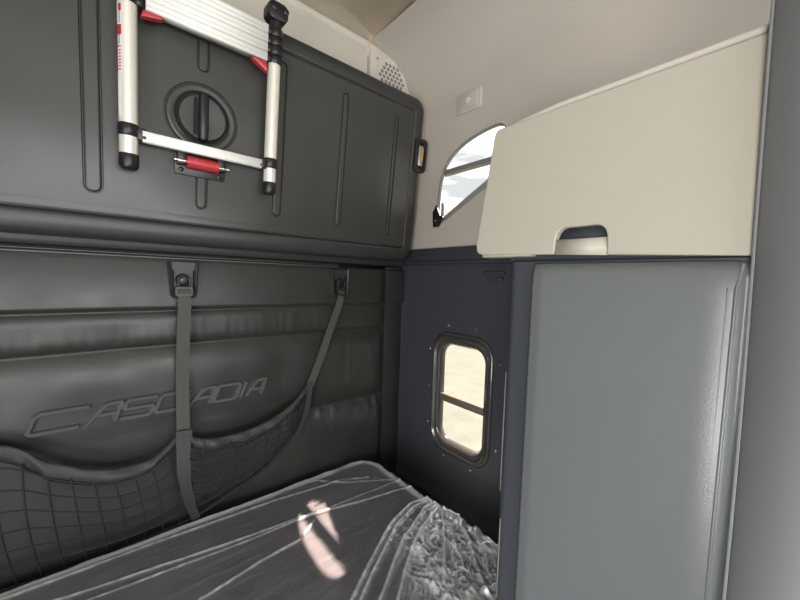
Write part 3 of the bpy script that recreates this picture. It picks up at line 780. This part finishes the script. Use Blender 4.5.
for y, r in ((.066, .0024), (.0585, .0022)):
    bm = bmesh.new(); tube(bm, [CF(y-.003, 1.632, .004), CF(y, 1.60, .0105), CF(y+.002, 1.3, .0105), CF(y+.004, .9, .0105), CF(y+.005, .03, .010)], r, 10); obj('piping', bm, 'cab', cab)
for z0, z1, y in ((1.17, 1.42, .3835), (.95, 1.12, .374)):
    bm = bmesh.new(); tube(bm, [(XC+.012 if y > .38 else XC+.003, y+.0012, z0), (XC+.012 if y > .38 else XC+.003, y+.0012, z1)], .0016, 8); obj('edge_strip', bm, 'grille', cab)

# ================================================================== OVERHEAD CABINET
oc = thing('overhead_cabinet', 'cream overhead locker with one big flat door and a cut-out pull, above the grey cabinet', 'cabinet')
bm = bmesh.new(); OF = fr((XC, 0, 0), (0, 1, 0), (0, 0, 1), (-1, 0, 0))
prism(bm, [(.448, 1.662), (.408, 1.895), (-.15, 1.895), (-.15, 1.662)], -.49, -.012, OF); obj('locker_body', bm, 'beige', oc)
door = [(.030, 1.657), (.452, 1.657), (.460, 1.668), (.459, 1.69), (.424, 1.900), (.418, 1.906), (.030, 1.906)]
hd = (.250, 1.650)
zb = lambda y: 1.641+.016*min(1, max(0, (y-.03)/.40))       # the door's lower edge drops towards the curtain
pw = .042
cut = [(hd[0]+pw, zb(hd[0]+pw)), (hd[0]+pw-.001, 1.678), (hd[0]+pw-.004, 1.688), (hd[0]+pw-.010, 1.694), (hd[0]+pw-.017, 1.6965), (hd[0]-pw+.017, 1.6965), (hd[0]-pw+.010, 1.694), (hd[0]-pw+.004, 1.688), (hd[0]-pw+.001, 1.678), (hd[0]-pw, zb(hd[0]-pw))]
outer_d = [(.030, zb(.03))] + cut[::-1] + [(.446, 1.656), (.454, 1.659), (.459, 1.666), (.460, 1.676), (.4275, 1.885), (.4255, 1.894), (.422, 1.900), (.416, 1.902), (.030, 1.902)]
bm = bmesh.new(); plate(bm, outer_d, [], -.010, .006, OF)
o = obj('locker_door', bm, 'door', oc, sharp=30)
bv = o.modifiers.new('b', 'BEVEL'); bv.width = .0032; bv.segments = 3; bv.limit_method = 'ANGLE'; bv.angle_limit = math.radians(60)
bm = bmesh.new(); prism(bm, [(hd[0]+.046, 1.652), (hd[0]+.046, 1.700), (hd[0]-.046, 1.700), (hd[0]-.046, 1.649)], -.0115, -.0095, OF); obj('pull_recess', bm, 'cabdark', o)
bm = bmesh.new(); e_ = .0415
loft(bm, [[(hd[0]+e_, 1.651, -.006), (hd[0]+e_-.001, 1.678, -.006), (hd[0]-e_+.001, 1.678, -.006), (hd[0]-e_, 1.648, -.006)], [(hd[0]+e_, 1.651, .0062), (hd[0]+e_-.001, 1.676, .002), (hd[0]-e_+.001, 1.676, .002), (hd[0]-e_, 1.648, .0062)]], OF, True, True); obj('pull_tab', bm, 'door', o)
bm = bmesh.new(); tube(bm, [OF(.412, 1.902, -.010), OF(.38, 1.906, -.006), OF(.30, 1.909, -.002), OF(.05, 1.909, .0), OF(-.05, 1.909, .0)], [.002, .004, .005, .005, .005], 14)
box(bm, (-.05, 1.895, -.03), (.405, 1.910, -.011), .002, 1, OF); obj('top_lip', bm, 'beige', oc)
bm = bmesh.new(); box(bm, (.335, 1.650, -.035), (.446, 1.6575, .004), .003, 2, OF); obj('bottom_lip', bm, 'door', oc)
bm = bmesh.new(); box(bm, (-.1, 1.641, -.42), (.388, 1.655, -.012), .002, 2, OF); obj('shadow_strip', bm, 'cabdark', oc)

# ================================================================== CURTAIN
cu = thing('vinyl_curtain', 'grey vinyl curtain hanging in soft folds at the front edge of the cabinets', 'curtain')
def cur(a, b):
    z = .06+(2.42-.06)*(1-b)
    s = a*.40
    y = .044-s+.003*math.sin(3.2*z+1)*(1-a)
    x = XC-.012-.045*abs(math.sin(PI*(s/.13)))**.8 - .010*sm((1.5-z)/.5) + .006*math.sin(z*5+s*20)
    y -= .010*sm((1.9-z)/.4)*0
    return (x, y, z)
o = link('curtain_sheet', grid(cur, 80, 90), 'curtain', cu); sdm = o.modifiers.new('s', 'SOLIDIFY'); sdm.thickness = .004
bm = bmesh.new(); ep = [Vector(cur(0, k/60))+Vector((-.003, .001, 0)) for k in range(61)]; tube(bm, ep, .0035, 10); obj('curtain_hem', bm, 'curtainhem', cu)
bm = bmesh.new(); tube(bm, [(XC-.02, .05, 2.43), (XC-.02, -.40, 2.43)], .012, 12); obj('curtain_rail', bm, 'cabdark', cu)
